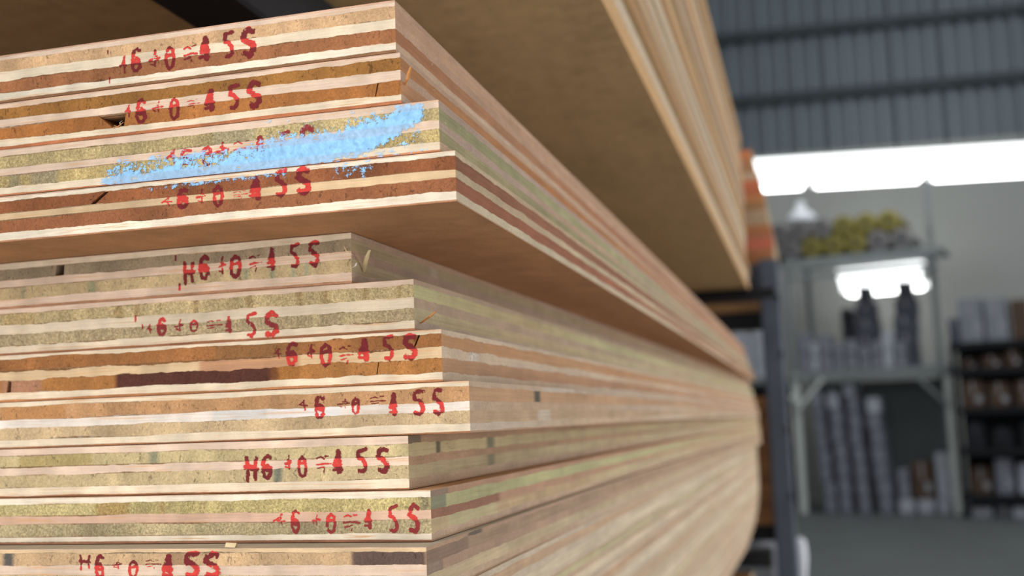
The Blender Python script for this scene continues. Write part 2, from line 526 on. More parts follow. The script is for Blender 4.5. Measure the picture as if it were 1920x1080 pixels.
# stamp glyph boxes as measured on each sheet end (picture px: window origin, window zoom, boxes)
STAMPS = {
    0: (200, 40, 6.4, [('dot', 5, 350, 30, 395), ('dot', 25, 680, 50, 745), ('one', 160, 420, 245, 630), ('six', 300, 330, 410, 605), ('plus', 510, 360, 635, 545), ('zero', 700, 315, 820, 570), ('dash', 920, 285, 1100, 500), ('bigone', 1110, 210, 1235, 460), ('five', 1395, 120, 1525, 435), ('ess', 1610, 100, 1790, 415)]),
    1: (200, 140, 6.4, [('one', 210, 375, 295, 500), ('six', 350, 305, 470, 570), ('plus', 540, 335, 680, 445), ('zero', 750, 290, 870, 535), ('dash', 960, 300, 1130, 390), ('bigone', 1170, 205, 1295, 425), ('five', 1455, 120, 1590, 410), ('ess', 1680, 95, 1850, 390)]),
    2: (0, 0, 1.0, [('one', 311, 283, 335, 306), ('six', 338, 281, 362, 306), ('zero', 379, 276, 399, 310), ('plus', 402, 270, 430, 296), ('dash', 436, 264, 475, 292), ('bigone', 476, 260, 496, 302), ('five', 524, 246, 544, 290), ('ess', 561, 240, 591, 292)]),
    3: (290, 300, 6.4, [('one', 70, 455, 230, 545), ('six', 275, 350, 405, 570), ('plus', 505, 360, 615, 515), ('zero', 700, 315, 825, 560), ('dash', 940, 370, 1130, 455), ('bigone', 1130, 230, 1280, 455), ('five', 1445, 125, 1590, 430), ('ess', 1690, 100, 1870, 400)]),
    4: (320, 440, 6.4, [('dot', 20, 240, 50, 310), ('dot', 60, 590, 105, 660), ('aitch', 115, 325, 270, 580), ('six', 320, 255, 445, 520), ('plus', 550, 270, 640, 470), ('zero', 690, 255, 830, 505), ('dash', 930, 230, 1090, 435), ('bigone', 1140, 180, 1245, 415), ('five', 1425, 105, 1540, 390), ('ess', 1645, 75, 1785, 375)]),
    5: (240, 560, 6.4, [('dot', 140, 310, 165, 360), ('dot', 55, 200, 80, 285), ('one', 195, 305, 270, 415), ('six', 330, 235, 440, 430), ('plus', 540, 260, 650, 385), ('zero', 720, 260, 830, 390), ('dash', 925, 250, 1130, 380), ('bigone', 1155, 225, 1235, 400), ('five', 1405, 165, 1530, 460), ('ess', 1620, 165, 1795, 450)]),
    6: (490, 610, 6.4, [('one', 130, 280, 240, 390), ('six', 295, 210, 425, 470), ('plus', 540, 240, 635, 395), ('zero', 700, 225, 840, 485), ('dash', 930, 230, 1110, 470), ('bigone', 1160, 180, 1290, 420), ('five', 1455, 120, 1590, 410), ('ess', 1690, 115, 1870, 400)]),
    7: (540, 710, 6.4, [('one', 95, 260, 250, 370), ('six', 315, 205, 440, 470), ('plus', 580, 250, 750, 350), ('zero', 755, 235, 860, 420), ('dash', 980, 205, 1190, 330), ('bigone', 1205, 180, 1310, 435), ('five', 1490, 130, 1640, 435), ('ess', 1730, 120, 1870, 435)]),
    8: (440, 810, 6.4, [('aitch', 100, 300, 270, 590), ('six', 310, 280, 435, 560), ('plus', 580, 290, 690, 450), ('zero', 745, 290, 860, 545), ('dash', 970, 270, 1160, 490), ('bigone', 1165, 240, 1290, 495), ('five', 1455, 190, 1590, 495), ('ess', 1695, 185, 1850, 490)]),
    9: (500, 920, 6.4, [('one', 55, 285, 230, 430), ('six', 280, 235, 390, 510), ('plus', 530, 300, 640, 410), ('zero', 705, 275, 825, 510), ('dash', 905, 265, 1125, 490), ('bigone', 1165, 240, 1260, 450), ('five', 1455, 170, 1580, 510), ('ess', 1690, 165, 1840, 510)]),
    10: (130, 960, 6.4, [('aitch', 75, 520, 240, 690), ('six', 280, 515, 390, 800), ('plus', 490, 580, 610, 690), ('zero', 685, 590, 800, 800), ('dash', 890, 570, 1090, 690), ('bigone', 1090, 540, 1220, 800), ('five', 1360, 480, 1540, 800), ('ess', 1580, 490, 1800, 800)]),
}


def decal(name, verts, faces, m, col, op, streak, mat, parent):
    o = mobj(name, verts, faces, mat, parent)
    me = o.data
    a = me.attributes.new('m', 'FLOAT', 'POINT')
    a.data.foreach_set('value', m)
    a = me.attributes.new('op', 'FLOAT', 'POINT')
    a.data.foreach_set('value', op)
    a = me.attributes.new('streak', 'FLOAT', 'POINT')
    a.data.foreach_set('value', streak)
    a = me.color_attributes.new('col', 'FLOAT_COLOR', 'POINT')
    a.data.foreach_set('color', [x for c in col for x in (*lin(c), 1.0)])
    return o


def seg_d(p, a, b):
    ax, az = a
    dx, dz = b[0] - ax, b[1] - az
    t = max(0, min(1, ((p[0] - ax) * dx + (p[1] - az) * dz) / (dx * dx + dz * dz + 1e-12)))
    return math.hypot(p[0] - ax - t * dx, p[1] - az - t * dz)


def stamp(idx, root, y_end, layers, H):
    ox, oy, k, boxes = STAMPS[idx]
    corner = root.location
    tot = sum(l[1] for l in layers)
    v, f, m, col, op, stk = [], [], [], [], [], []
    r = random.Random(idx + 40)
    st = 0.00022
    for gl, x0, y0, x1, y1 in boxes:
        p0, p1 = at(ox + x0 / k, oy + y0 / k, y_end), at(ox + x1 / k, oy + y1 / k, y_end)
        X0, X1, Z0, Z1 = p0.x - corner.x, p1.x - corner.x, p1.z - corner.z, p0.z - corner.z
        w, h = X1 - X0, Z1 - Z0
        strokes = []
        for pl, wd in GLYPH[gl]:
            pp = [(X0 + w * (a + r.uniform(-.03, .03)), Z1 - h * (b + r.uniform(-.02, .02))) for a, b in pl]
            strokes.append((pp, wd * min(w, h * 0.6) * 0.80))
        pad = 0.0009
        nx, nz = int((w + 2 * pad) / st) + 1, int((h + 2 * pad) / st) + 1
        base = len(v)
        wear = r.uniform(0.0, 0.12) + (0.16 if gl in ('dash', 'one', 'plus') else 0.0)
        for j in range(nz + 1):
            for i in range(nx + 1):
                x, z = X0 - pad + i * st, Z0 - pad + j * st
                d = min(min(seg_d((x, z), a, b) for a, b in zip(pp, pp[1:])) / wd for pp, wd in strokes)
                zc = max(0.0002, min(H - 0.0002, z))
                # which ply is this on
                zz, lk = H, 0
                for q, la in enumerate(layers):
                    zz -= H * la[1] / tot
                    if zc >= zz: lk = q; break
                on_light = layers[lk][0] in 'LV'
                c = (214, 58, 50) if on_light else ((118, 26, 32) if layers[lk][0] == 'C' else (146, 44, 46))
                edge = max(0, min(1, 1.5 - d))
                v.append((x, -0.00012, z))
                m.append(max(0.0, 1.25 - 0.80 * d * (1.0 if d < 1 else 1.5) - wear + .42 * pn(x * 900, z * 900, idx + 2)) if 0 < z < H else 0.0)
                col.append(c)
                op.append(0.86 if on_light else 0.88)
                stk.append(1.0 if on_light else 0.0)
        for j in range(nz):
            for i in range(nx):
                a = base + j * (nx + 1) + i
                if max(m[a], m[a + 1], m[a + nx + 1], m[a + nx + 2]) < 0.02: continue
                f.append((a, a + 1, a + nx + 2, a + nx + 1))
    o = decal('red_stamp', v, f, m, col, op, stk, INK, root)
    tag(o, 'red stamped size mark, smudged digits')


def spot_px(idx, u, v):
    p = at(u, v, STACK[idx][1])
    return p.x - ROOTS[idx].location.x, p.z - ROOTS[idx].location.z


FAR_Y = 2.52
ROOTS = []
PATCH = {   # (layer, px x0, px x1, colour, amount)
    2: [(4, 60, 110, (150, 140, 116), .6), (2, 400, 480, (170, 160, 130), .5), (4, 20, 40, (140, 135, 112), .5)],
    4: [(4, 33, 38, (140, 140, 112), .7), (4, 160, 172, (140, 150, 116), .6), (4, 455, 462, (150, 160, 130), .8), (4, 505, 513, (140, 150, 120), .8), (4, 545, 552, (160, 170, 140), .7), (4, 570, 577, (160, 170, 140), .7)],
    5: [(2, 0, 60, (196, 164, 106), .6), (2, 210, 225, (160, 128, 80), .6), (2, 250, 256, (160, 124, 76), .7), (2, 360, 368, (162, 130, 80), .7), (2, 460, 470, (160, 130, 84), .7), (2, 555, 566, (164, 134, 86), .7), (2, 605, 615, (166, 134, 86), .7), (2, 680, 688, (164, 134, 86), .6), (2, 745, 752, (164, 134, 86), .6), (4, 585, 598, (214, 190, 140), .7), (4, 640, 660, (212, 188, 138), .6)],
    6: [(4, 215, 520, (92, 50, 40), .95), (4, 505, 560, (160, 98, 40), .5), (4, 0, 75, (190, 136, 112), .7), (3, 372, 560, (196, 134, 96), .75), (2, 400, 560, (150, 106, 62), .5)],
    7: [(2, 0, 120, (200, 134, 74), .6), (3, 400, 500, (206, 204, 200), .7), (3, 500, 640, (238, 230, 226), .8)],
    8: [(2, 28, 165, (180, 156, 96), .8), (2, 275, 292, (140, 140, 112), .8), (2, 400, 440, (180, 160, 112), .6), (4, 511, 526, (120, 120, 104), .95)],
    9: [(2, 176, 236, (186, 150, 88), .8), (2, 295, 306, (186, 150, 96), .7), (2, 372, 380, (180, 150, 104), .6), (2, 0, 170, (216, 196, 138), .5), (2, 790, 806, (140, 128, 98), .8)],
    10: [(2, 660, 800, (104, 80, 72), .97), (2, 310, 345, (170, 130, 96), .8), (2, 0, 18, (96, 90, 84), .95)],
}
VOID = {    # (layer, px row, top x0, x1, bottom x0, x1, depth)
    1: [(4, 232, 184, 236, 212, 232, .012), (4, 185, 708, 711, 703, 705, .004)],
    3: [(2, 375, 199, 207, 170, 180, .006)],
    4: [(2, 505, 98, 113, 95, 112, .014)],
    6: [(4, 720, 11, 17, 8, 16, .006), (2, 640, 784, 788, 774, 777, .003), (4, 690, 709, 711, 705, 707, .003)],
}
SIDEMARK = {   # marks on the long edge, same layout as PATCH
    4: [(2, 800, 812, (196, 176, 160), .6)],
    6: [(3, 876, 895, (206, 196, 184), .6)],
    7: [(2, 1001, 1011, (70, 70, 62), .85), (4, 1006, 1030, (206, 198, 186), .5), (1, 1015, 1075, (214, 204, 192), .5)],
    8: [(2, 818, 826, (84, 82, 66), .8), (2, 911, 919, (96, 98, 80), .7), (4, 911, 919, (110, 110, 88), .6), (1, 766, 790, (96, 88, 78), .6)],
    9: [(3, 808, 930, (148, 102, 82), .85), (1, 808, 840, (120, 112, 100), .5), (2, 806, 838, (120, 120, 100), .7), (4, 840, 925, (186, 184, 140), .5)],
    10: [(1, 878, 905, (98, 88, 78), .8), (2, 800, 880, (134, 108, 92), .7), (3, 800, 830, (120, 104, 92), .5)],
}
for i, ((cx, yt, yb), ye, fxp, layers, label) in enumerate(STACK):
    pt, pb = at(cx, yt, ye), at(cx, yb, ye)
    nxt = STACK[i + 1] if i + 1 < len(STACK) else None
    if nxt:    # the next sheet carries this one
        pb = Vector((pb.x, pb.y, at(nxt[0][0], nxt[0][1], nxt[1]).z))
    H = pt.z - pb.z - 0.0003
    pb.z += 0.0003
    ln = FAR_Y - ye
    far = at(fxp, 720, FAR_Y)
    yaw = -math.atan2(far.x - pt.x, ln)
    corner = Vector((pt.x, ye, pb.z))
    vm = (yt + yb) / 2
    lx = lambda u, row=None: at(u, row or vm, ye).x - pt.x
    pat = [(k, lx(a), lx(b), c, am) for k, a, b, c, am in PATCH.get(i, [])]
    no = [(k, lx(a, r), lx(b, r), lx(c, r), lx(d_, r), dp) for k, r, a, b, c, d_, dp in VOID.get(i, [])]
    def sy_(u, row):
        r_ = ray(u, row)
        return pt.x / r_.x * r_.y - ye
    sp_ = [(k, sy_(a, vm), sy_(b, vm), c, am) for k, a, b, c, am in SIDEMARK.get(i, [])]
    fcol = {3: (196, 146, 104), 10: (186, 172, 150)}.get(i, (196, 150, 108))
    root = sheet(label, corner, H, yaw, layers, 11 + i * 31, True, pat, no, sp_, 1.5 if i == 6 else 1.0, fcol, ln)
    ROOTS.append(root)
    stamp(i, root, ye, layers, H)
zlow = ROOTS[-1].location.z

# sheets below the frame's lower edge, their long right edges fan out to the lower right
ordn = ['first', 'second', 'third', 'fourth', 'fifth', 'sixth', 'seventh', 'eighth', 'ninth', 'tenth', 'eleventh', 'twelfth', 'thirteenth', 'fourteenth', 'fifteenth', 'sixteenth', 'seventeenth', 'eighteenth', 'nineteenth', 'twentieth']
TH = 0.0186
FARX = [1421, 1422, 1423, 1424, 1425, 1425, 1424, 1422, 1419, 1415, 1410, 1404, 1398, 1391, 1383, 1376, 1368, 1360, 1352]
SIDES = [((200, 172, 140), (196, 156, 124)), ((192, 186, 140), (206, 180, 148)), ((186, 148, 116), (198, 182, 148)), ((210, 192, 160), (190, 158, 126))]
zc = zlow
for j in range(12):
    zc -= TH
    rr = random.Random(900 + j)
    x = -0.136 + rr.uniform(-.003, .003) - 0.0035 * j
    ye = .378 + rr.uniform(-.008, .008)
    far = at(FARX[j], 740 + 15 * (j + 9), FAR_Y)
    s1, s2 = SIDES[j % 4] if rr.random() < .6 else SIDES[(j + 2) % 4]
    s1, s2 = mixc(s1, (222, 204, 176), rr.uniform(.15, .6)), mixc(s2, (226, 208, 182), rr.uniform(.2, .8))
    layers = lay(YEL, 'C', TAN, 'C', s1, s2, (1, 11, 24, 18, 25, 14, 4), (PL, PL, PL), mixc((190, 158, 134), (218, 204, 180), rr.uniform(0, 1)))
    ln = FAR_Y - ye
    sheet(f'plywood sheet in the lower front stack, {ordn[j]} below the lowest stamped sheet', Vector((x, ye, zc)), TH - 0.00012,
          -math.atan2(far.x - x, ln), layers, 500 + j * 17, True, face=(204, 180, 146), length=ln, group='lower sheets of the front stack')
zbase = zc

# ---- blue paint smear ------------------------------------------------------
UP = [(186, 318), (215, 306), (260, 296), (300, 292), (330, 284), (370, 284), (420, 280), (470, 274), (520, 262), (600, 258), (640, 252), (665, 240), (700, 232), (730, 224), (755, 208), (775, 199), (799, 199)]
DN = [(186, 346), (215, 352), (260, 352), (300, 350), (330, 346), (370, 344), (420, 337), (470, 330), (520, 322), (600, 302), (640, 294), (665, 288), (700, 276), (730, 262), (755, 244), (775, 232), (799, 222)]


def interp(tab, x):
    for a, b in zip(tab, tab[1:]):
        if a[0] <= x <= b[0]: return a[1] + (b[1] - a[1]) * (x - a[0]) / (b[0] - a[0])
    return tab[0][1] if x < tab[0][0] else tab[-1][1]


def smear(idx, u0, u1, fn, name):
    root, ye = ROOTS[idx], STACK[idx][1]
    H = at(0, STACK[idx][0][1], ye).z
    layers = STACK[idx][3]
    yt, yb = STACK[idx][0][1], STACK[idx][0][2]
    Ht = at(STACK[idx][0][0], yt, ye).z - root.location.z - 0.0003
    nx = int((u1 - u0) / 1.6)
    rows = 46
    v, f, m, col, op, stk = [], [], [], [], [], []
    tot = sum(l[1] for l in layers)
    for i in range(nx + 1):
        u = u0 + (u1 - u0) * i / nx
        for j in range(rows + 1):
            z = Ht * j / rows
            # picture row of this point (for the outline as measured)
            p = at(u, 300, ye)
            px_slope = (at(u, 301, ye).z - p.z)
            vrow = 300 + (root.location.z + z - p.z) / px_slope
            cov, o_ = fn(u, vrow)
            zz, lk = Ht, 0
            for q, la in enumerate(layers):
                zz -= Ht * la[1] / tot
                if z >= zz - 1e-6: lk = q; break
            lt = layers[lk][0] in 'LV'
            v.append((p.x - root.location.x, -0.00024, z))
            m.append(cov * 0.95 if lt else max(0, cov - .20 * max(0, min(1, (520 - u) / 120))))
            col.append((150, 202, 244) if not lt else (164, 206, 244))
            op.append(o_ * (0.74 if lt else 0.93))
            stk.append(0.8 if lt else 0.0)
    for i in range(nx):
        for j in range(rows):
            a = i * (rows + 1) + j
            q = (a, a + rows + 1, a + rows + 2, a + 1)
            if max(m[t] for t in q) > 0.01: f.append(q)
    tag(decal(name, v, f, m, col, op, stk, CHALK, root), 'light blue paint rubbed across the edge')


def cov_main(u, w):
    a, b = interp(UP, u), interp(DN, u)
    d = min((w - a) / 13.0, (b - w) / 8.0)
    d = max(-1.2, min(1.0, d))
    k = 0.42 + 0.46 * d
    # rubbed thin towards the left and along the stamped line
    k += 0.30 * max(0, min(1, (u - 420) / 180))
    if u < 330: k -= 0.22 * (330 - u) / 140
    k += 0.20 * pn(u * .030, w * .05, 61) + .18 * pn(u * .09, w * .16, 62)
    if 250 < u < 500 and w < a + 26: k -= 0.16
    if u < 200: k *= max(0, (u - 184) / 16)
    if u > 790: k *= max(0, (803 - u) / 13)
    return max(0.0, min(1.3, k)), 1.0


def cov_low(u, w):
    top = 282 + (853 - u) * 0.118
    k = 0.0
    if 230 < u < 560: k = max(0, 0.72 - abs(w - (top + 6)) / 11) * (1 - abs(u - 390) / 260)
    if 625 < u < 700: k = max(k, max(0, 0.42 - math.hypot((u - 660) / 70, (w - 315) / 26) * .4))
    return k * 1.1, 0.9


smear(2, 180, 806, cov_main, 'blue_paint_smear')
smear(3, 225, 710, cov_low, 'blue_paint_smear')


# ---- splinters and a chip ---------------------------------------------------
def sliver(name, pts, w, c, parent):
    v, f = [], []
    for i, p in enumerate(pts):
        t = i / (len(pts) - 1)
        r = w * (0.35 + 0.65 * math.sin(math.pi * min(0.93, max(0.12, t))))
        for a in range(5):
            an = a * 2 * math.pi / 5
            v.append((p[0] + r * math.cos(an), p[1] + r * 0.5 * math.sin(an), p[2] + r * 0.3 * math.sin(an)))
        if i:
            for a in range(5):
                q, s_ = (i - 1) * 5 + a, (i - 1) * 5 + (a + 1) % 5
                f.append((q, s_, s_ + 5, q + 5))
    f += [(4, 3, 2, 1, 0), tuple(len(v) - 5 + a for a in range(5))]
    o = mobj(name, v, f, SPL[c], parent)
    return o


SPL = {'pale': flat('pale_splinter', (226, 204, 160), 0.8, 0, .12, 300), 'orange': flat('orange_splinter', (206, 142, 84), 0.8, 0, .12, 300), 'white': flat('white_fibre', (226, 218, 208), 0.8, 0, .1, 300)}


def sliver_px(idx, pix, ys, w, c):
    r = ROOTS[idx]
    pts = []
    for (u, v_), y in zip(pix, ys):
        p = at(u, v_, y)
        pts.append(tuple(p - r.location))
    tag(sliver('splinter', pts, w, c, r), 'loose splinter at the corner')


sliver_px(4, [(681, 510), (684, 494), (688, 480), (693, 469)], [.411, .409, .406, .403], .0011, 'pale')
sliver_px(4, [(645, 462), (649, 470), (655, 474), (661, 478)], [.399, .398, .398, .399], .0003, 'pale')
sliver_px(4, [(660, 502), (666, 499), (669, 493)], [.400, .399, .399], .0004, 'white')
sliver_px(5, [(789, 606), (798, 599), (807, 593), (817, 584)], [.406, .402, .398, .396], .0009, 'orange')
sliver_px(1, [(758, 160), (764, 148), (766, 138), (770, 125)], [.364, .362, .361, .360], .0008, 'orange')
for a, b in (((877, 668), (889, 662)), ((880, 660), (892, 670)), ((884, 676), (886, 660)), ((874, 664), (890, 668))):
    sliver_px(6, [a, ((a[0] + b[0]) / 2, (a[1] + b[1]) / 2 - 2), b], [.4160, .4145, .4165], .0004, 'white')
for pix, c in (([(216, 243), (222, 236), (231, 229)], 'orange'), ([(226, 244), (221, 238), (214, 235)], 'orange'), ([(227, 236), (224, 230), (229, 226)], 'white'), ([(206, 238), (214, 240), (221, 243)], 'orange')):
    sliver_px(1, pix, [.361, .360, .361], .0005 if c == 'orange' else .0002, c)
for k in range(34):   # frayed fibres along the torn corners
    rr = random.Random(70 + k)
    idx = rr.choice([0, 0, 1, 2, 4, 5, 6, 8, 8, 9, 9])
    (cx, yt, yb), ye = STACK[idx][0], STACK[idx][1]
    t0 = rr.uniform(.0, .05)
    edge = rr.random() < .5
    p = ROOTS[idx].location + Vector((0.0003, t0, (at(cx, yt, ye) - at(cx, yb, ye)).z * (rr.uniform(.78, .88) if edge else rr.uniform(.2, .8))))
    q = p + Vector((rr.uniform(.0003, .0016), rr.uniform(-.0014, .002), rr.uniform(-.0007, .0007)))
    lp = [tuple(p - ROOTS[idx].location), tuple((p + q) / 2 + Vector((.0002, 0, .0002)) - ROOTS[idx].location), tuple(q - ROOTS[idx].location)]
    tag(sliver('splinter', lp, .00014, rr.choice(['pale', 'white', 'orange']), ROOTS[idx]), 'frayed fibre')

p = at(426, 1021, .3765)
ch = MB()
ch.v = [(-.0022, 0, -.0008), (.0020, 0, -.0010), (.0024, .0006, .0006), (-.0020, .0006, .0009), (-.0022, .0014, -.0008), (.0020, .0014, -.0010), (.0022, .0016, .0005), (-.0018, .0016, .0007)]
ch.f = [(0, 1, 2, 3), (7, 6, 5, 4), (0, 4, 5, 1), (1, 5, 6, 2), (2, 6, 7, 3), (3, 7, 4, 0)]
o = ch.build('wood_chip', SPL['pale'])
ztop11 = at(STACK[10][0][0], STACK[10][0][1], STACK[10][1]).z
o.location = (p.x, .3785, ztop11 + .0010)
tag(o, 'tiny pale wood chip lying on the dusty top face of the lowest stamped sheet', 'wood chip')

# ---- the raised stack -------------------------------------------------------
UZ = at(1405, 540, 2.5).z
NUP = 19
USIDE = [((214, 172, 118), (206, 160, 108)), ((168, 142, 122), (160, 138, 122)), ((214, 202, 182), (206, 190, 168)), ((176, 146, 108), (184, 158, 124)), ((160, 120, 76), (168, 128, 84)), ((204, 182, 154), (196, 172, 146))]
uord = ['lowest sheet'] + [f'{o_} sheet from the bottom' for o_ in ordn[1:]]
UT = 0.0186
for j in range(NUP):
    rr = random.Random(300 + j)
    s1, s2 = USIDE[(j * 2 + (j // 3)) % len(USIDE)]
    x = -0.1155 + (0.0 if j == 0 else rr.uniform(-.004, .003))
    z = UZ + j * UT
    layers = [('V', 2, RV, mixc(s1, (150, 112, 84), .6)), ('L', 12, PL, s1), ('C', 24, TAN, s1), ('L', 18, PL, mixc(s2, (216, 196, 166), .35)), ('C', 24, TAN, s2), ('L', 14, PL, s1), ('V', 3, RV, (176, 126, 88))]
    ye = .30 + (0 if j == 0 else rr.uniform(0, .02))
    sheet(f'plywood sheet in the raised stack overhead, {uord[j]}', Vector((x, ye, z)), UT - .0003, 0.0, layers, 800 + 7 * j, False,
          face=(204, 173, 128), length=2.5 - ye, group='sheets of the raised stack')
UTOP = UZ + NUP * UT

# ---- near rack holding the plywood -----------------------------------------
STEEL = flat('dark_blue_grey_steel', (82, 90, 104), 0.55, 0.2, .18, 6)
STEELD = flat('black_steel', (24, 26, 32), 0.6, 0.1, .2, 8)
pL, pR = at(1440, 800, 2.60), at(1479, 800, 2.60)
ptop = at(1455, 484, 2.60).z
rk = empty('plywood_rack', (pL.x, 2.60, 0))
tag(rk, 'dark blue grey steel rack post at the far end of the plywood stacks', 'rack')
pw = pR.x - pL.x
upr = MB().box(0, pw, 0, .07, 0, ptop, .004).build('upright', STEEL, rk)
base_z = zbase - SAG - 0.001
MB().box(-1.5, -.002, -.16, -.10, base_z - .034, base_z, .003).build('beam', STEELD, rk)
MB().box(-1.5, -.002, -1.9, -1.84, base_z - .034 + SAG * .72, base_z + SAG * .72, .003).build('beam', STEELD, rk)
ua = UZ - SAG
MB().box(-1.5, pw * .9, -.19, -.13, ua - .019, ua - .0004, .003).build('beam', STEELD, rk)
MB().box(-1.5, pw, .07, .13, ptop - .052, ptop, .003).build('beam', STEEL, rk)
MB().box(-1.5, -.006, .44, .50, ptop - .062, ptop - .0105, .003).build('beam', STEEL, rk)
yb_ = at(1392, 1000, 2.72)
MB().box(-1.5, .002, .072, .13, at(1392, 1015, 2.67).z, at(1392, 985, 2.67).z - .0015, .003).build('beam', STEELD, rk)
MB().box(-1.56, -1.50, 0, .07, 0, ptop, .004).build('upright', STEEL, rk)
# bolts on the post
for zz in (.5, .9, 1.1, 1.25, 1.42, 1.55):
    MB().box(pw * .80, pw * .97, -.006, 0, zz, zz + .014, .002).build('bolt', STEELD, upr)

# bearer under the raised stack, running with the sheets
xl, xr = -0.3265, -0.281
br = MB().box(xl, xr, .18, 2.40, UZ - .043, UZ - .0005, .002)
br.v = [(x, y, z - SAG * max(0, (y - .30) / 2.2) ** 2) for x, y, z in br.v]
o = br.build('steel_bearer', STEELD)
tag(o, 'black steel bearer running lengthwise under the raised plywood stack, seen top left', 'bearer')

# ---- world and lights (first pass values) ----------------------------------
w = bpy.data.worlds.new('world')
SC.world = w
w.use_nodes = True
w.node_tree.nodes['Background'].inputs[0].default_value = (0.93, 0.97, 1.0, 1)
w.node_tree.nodes['Background'].inputs[1].default_value = 0.38


def area(name, loc, target, sx, sy, power, col):
    ld = bpy.data.lights.new(name, 'AREA')
    ld.shape = 'RECTANGLE'
    ld.size, ld.size_y = sx, sy
    ld.energy = power
    ld.color = col
    o = bpy.data.objects.new(name, ld)
    C.objects.link(o)
    o.location = loc
    o.rotation_euler = (Vector(target) - Vector(loc)).to_track_quat('-Z', 'Y').to_euler()
    return o


area('added_front_light', (-1.6, -3.2, 1.35), (-0.2, .4, 1.42), 3.4, 2.6, 98, (1.0, .99, .975))  # unseen front panel added to lift end faces and undersides
area('overhead_light', (-0.7, -2.2, 4.2), (-0.25, .4, 1.35), 2.4, 1.6, 75, (1.0, .99, .97))  # unseen overhead panel giving the light from above front
area('added_bounce_light', (1.3, -.6, .12), (-.4, 1.3, 1.5), 2.0, 1.6, 30, (1.0, .98, .95))  # added upward bounce fill for the undersides, no lamp stands there
area('added_side_light', (3.4, 4.2, 1.2), (-.2, 2.0, 1.35), 3.2, 2.0, 95, (1.0, .99, .98))  # unseen low panel added on the right to brighten undersides and long edges
area('overhead_light', (4.5, 3.5, 5.0), (-.2, 1.8, 1.2), 3.0, 3.0, 90, (.97, .99, 1.0))  # unseen overhead panel added on the right for the undersides
area('overhead_light', (3.5, 9.0, 7.5), (1.5, 15.0, 2.0), 3.0, 3.0, 190, (.92, .97, 1.0))  # unseen overhead panel set to brighten the back of the hall

SC.view_settings.view_transform = 'Standard'
SC.view_settings.look = 'None'
SC.cycles.use_denoising = True
SC.cycles.max_bounces = 8
SC.cycles.transparent_max_bounces = 12

# ------------------------------------------------------------------ the hall
def rotz(p, o, yaw):
    c, s = math.cos(yaw), math.sin(yaw)
    return (o[0] + p[0] * c - p[1] * s, o[1] + p[0] * s + p[1] * c, p[2])


CONC = flat('floor_concrete', (92, 96, 96), 0.55, 0, .12, 1.3)
PLASTER = flat('wall_plaster', (156, 157, 153), 0.9, 0, .05, .6)
CLAD = flat('grey_blue_sheet_metal', (104, 112, 118), 0.5, 0.15, .06, .5)
PURL = flat('dark_purlin', (50, 56, 60), 0.6, 0.1, .1, 3)
tag(MB().box(-9, 7, -4, 20, -.12, 0).build('floor', CONC), kind='structure')
WY, WYAW = 16.4, math.radians(3.5)
wb = MB().box(-8, 8, 0, .2, 0, 5.04).build('wall_back', PLASTER)
wb.location = (0, WY, 0)
wb.rotation_euler.z = WYAW
tag(wb, kind='structure')
v, f = [], []
x, per = -8.0, .235
i = 0
prof = [(0, 0), (.075, 0), (.10, .07), (.185, .07)]
while x < 8:
    for dx, dy in prof:
        for z in (5.04, 9.2): v.append((x + dx, .07 - dy, z))
    x += per
n2 = len(v) // 2
for k in range(n2 - 1): f.append((2 * k, 2 * k + 2, 2 * k + 3, 2 * k + 1))
cl = mobj('wall_upper', v, f, CLAD)
cl.location = (0, WY, 0)
cl.rotation_euler.z = WYAW
tag(cl, kind='structure')
wp = at(1650, 43, WY)
wq = at(1650, 167, WY)
for k, zz in enumerate((wp.z, wq.z)):
    o = MB().box(-8, 8, -.12, -.005, zz - .07, zz + .07, .01).build(f'trim_{k + 1}', PURL)
    o.location = (0, WY, 0)
    o.rotation_euler.z = WYAW + (.012 if k == 0 else .002)
    tag(o, kind='structure')

# fluorescent lights
TUBE = emit('lit_fluorescent_tube', (1.0, 1.0, .98), 9.0)
TROF = emit('glowing_white_reflector', (0.97, 1.0, 1.0), 2.6)
CAPM = flat('light_end_cap', (206, 210, 208), .5)


def light(loc, yaw, ln, label, h=.34, hang=True):
    r = empty('fluorescent_light', loc, yaw)
    tag(r, label, 'light')
    m = MB()
    n = 0
    m.v = [(0, -.10, h), (ln, -.10, h), (ln, .10, h), (0, .10, h), (.10, -.22, 0), (ln - .01, -.22, 0), (ln - .01, .22, 0), (.10, .22, 0)]
    m.f = [(0, 1, 2, 3), (7, 6, 5, 4), (4, 5, 1, 0), (5, 6, 2, 1), (6, 7, 3, 2), (7, 4, 0, 3)]
    m.build('reflector', TROF, r)
    for yy in (-.09, .09):
        t = MB()
        for a in range(8):
            an = a * math.pi / 4
            t.v += [(.13, yy + .02 * math.cos(an), -.02 + .02 * math.sin(an)), (ln - .04, yy + .02 * math.cos(an), -.02 + .02 * math.sin(an))]
        for a in range(8):
            p_, q_ = 2 * a, 2 * ((a + 1) % 8)
            t.f.append((p_, q_, q_ + 1, p_ + 1))
        t.build('tube', TUBE, r)
    MB().box(ln - .02, ln + .015, -.10, .10, h * .2, h * .9, .005).build('end_cap', CAPM, r)
    for xx in (ln * .2, ln * .8) if hang else ():
        MB().bar((xx, 0, h), (xx, 0, h + 4.2), .02, .02).build('hanger', PURL, r)
    return r


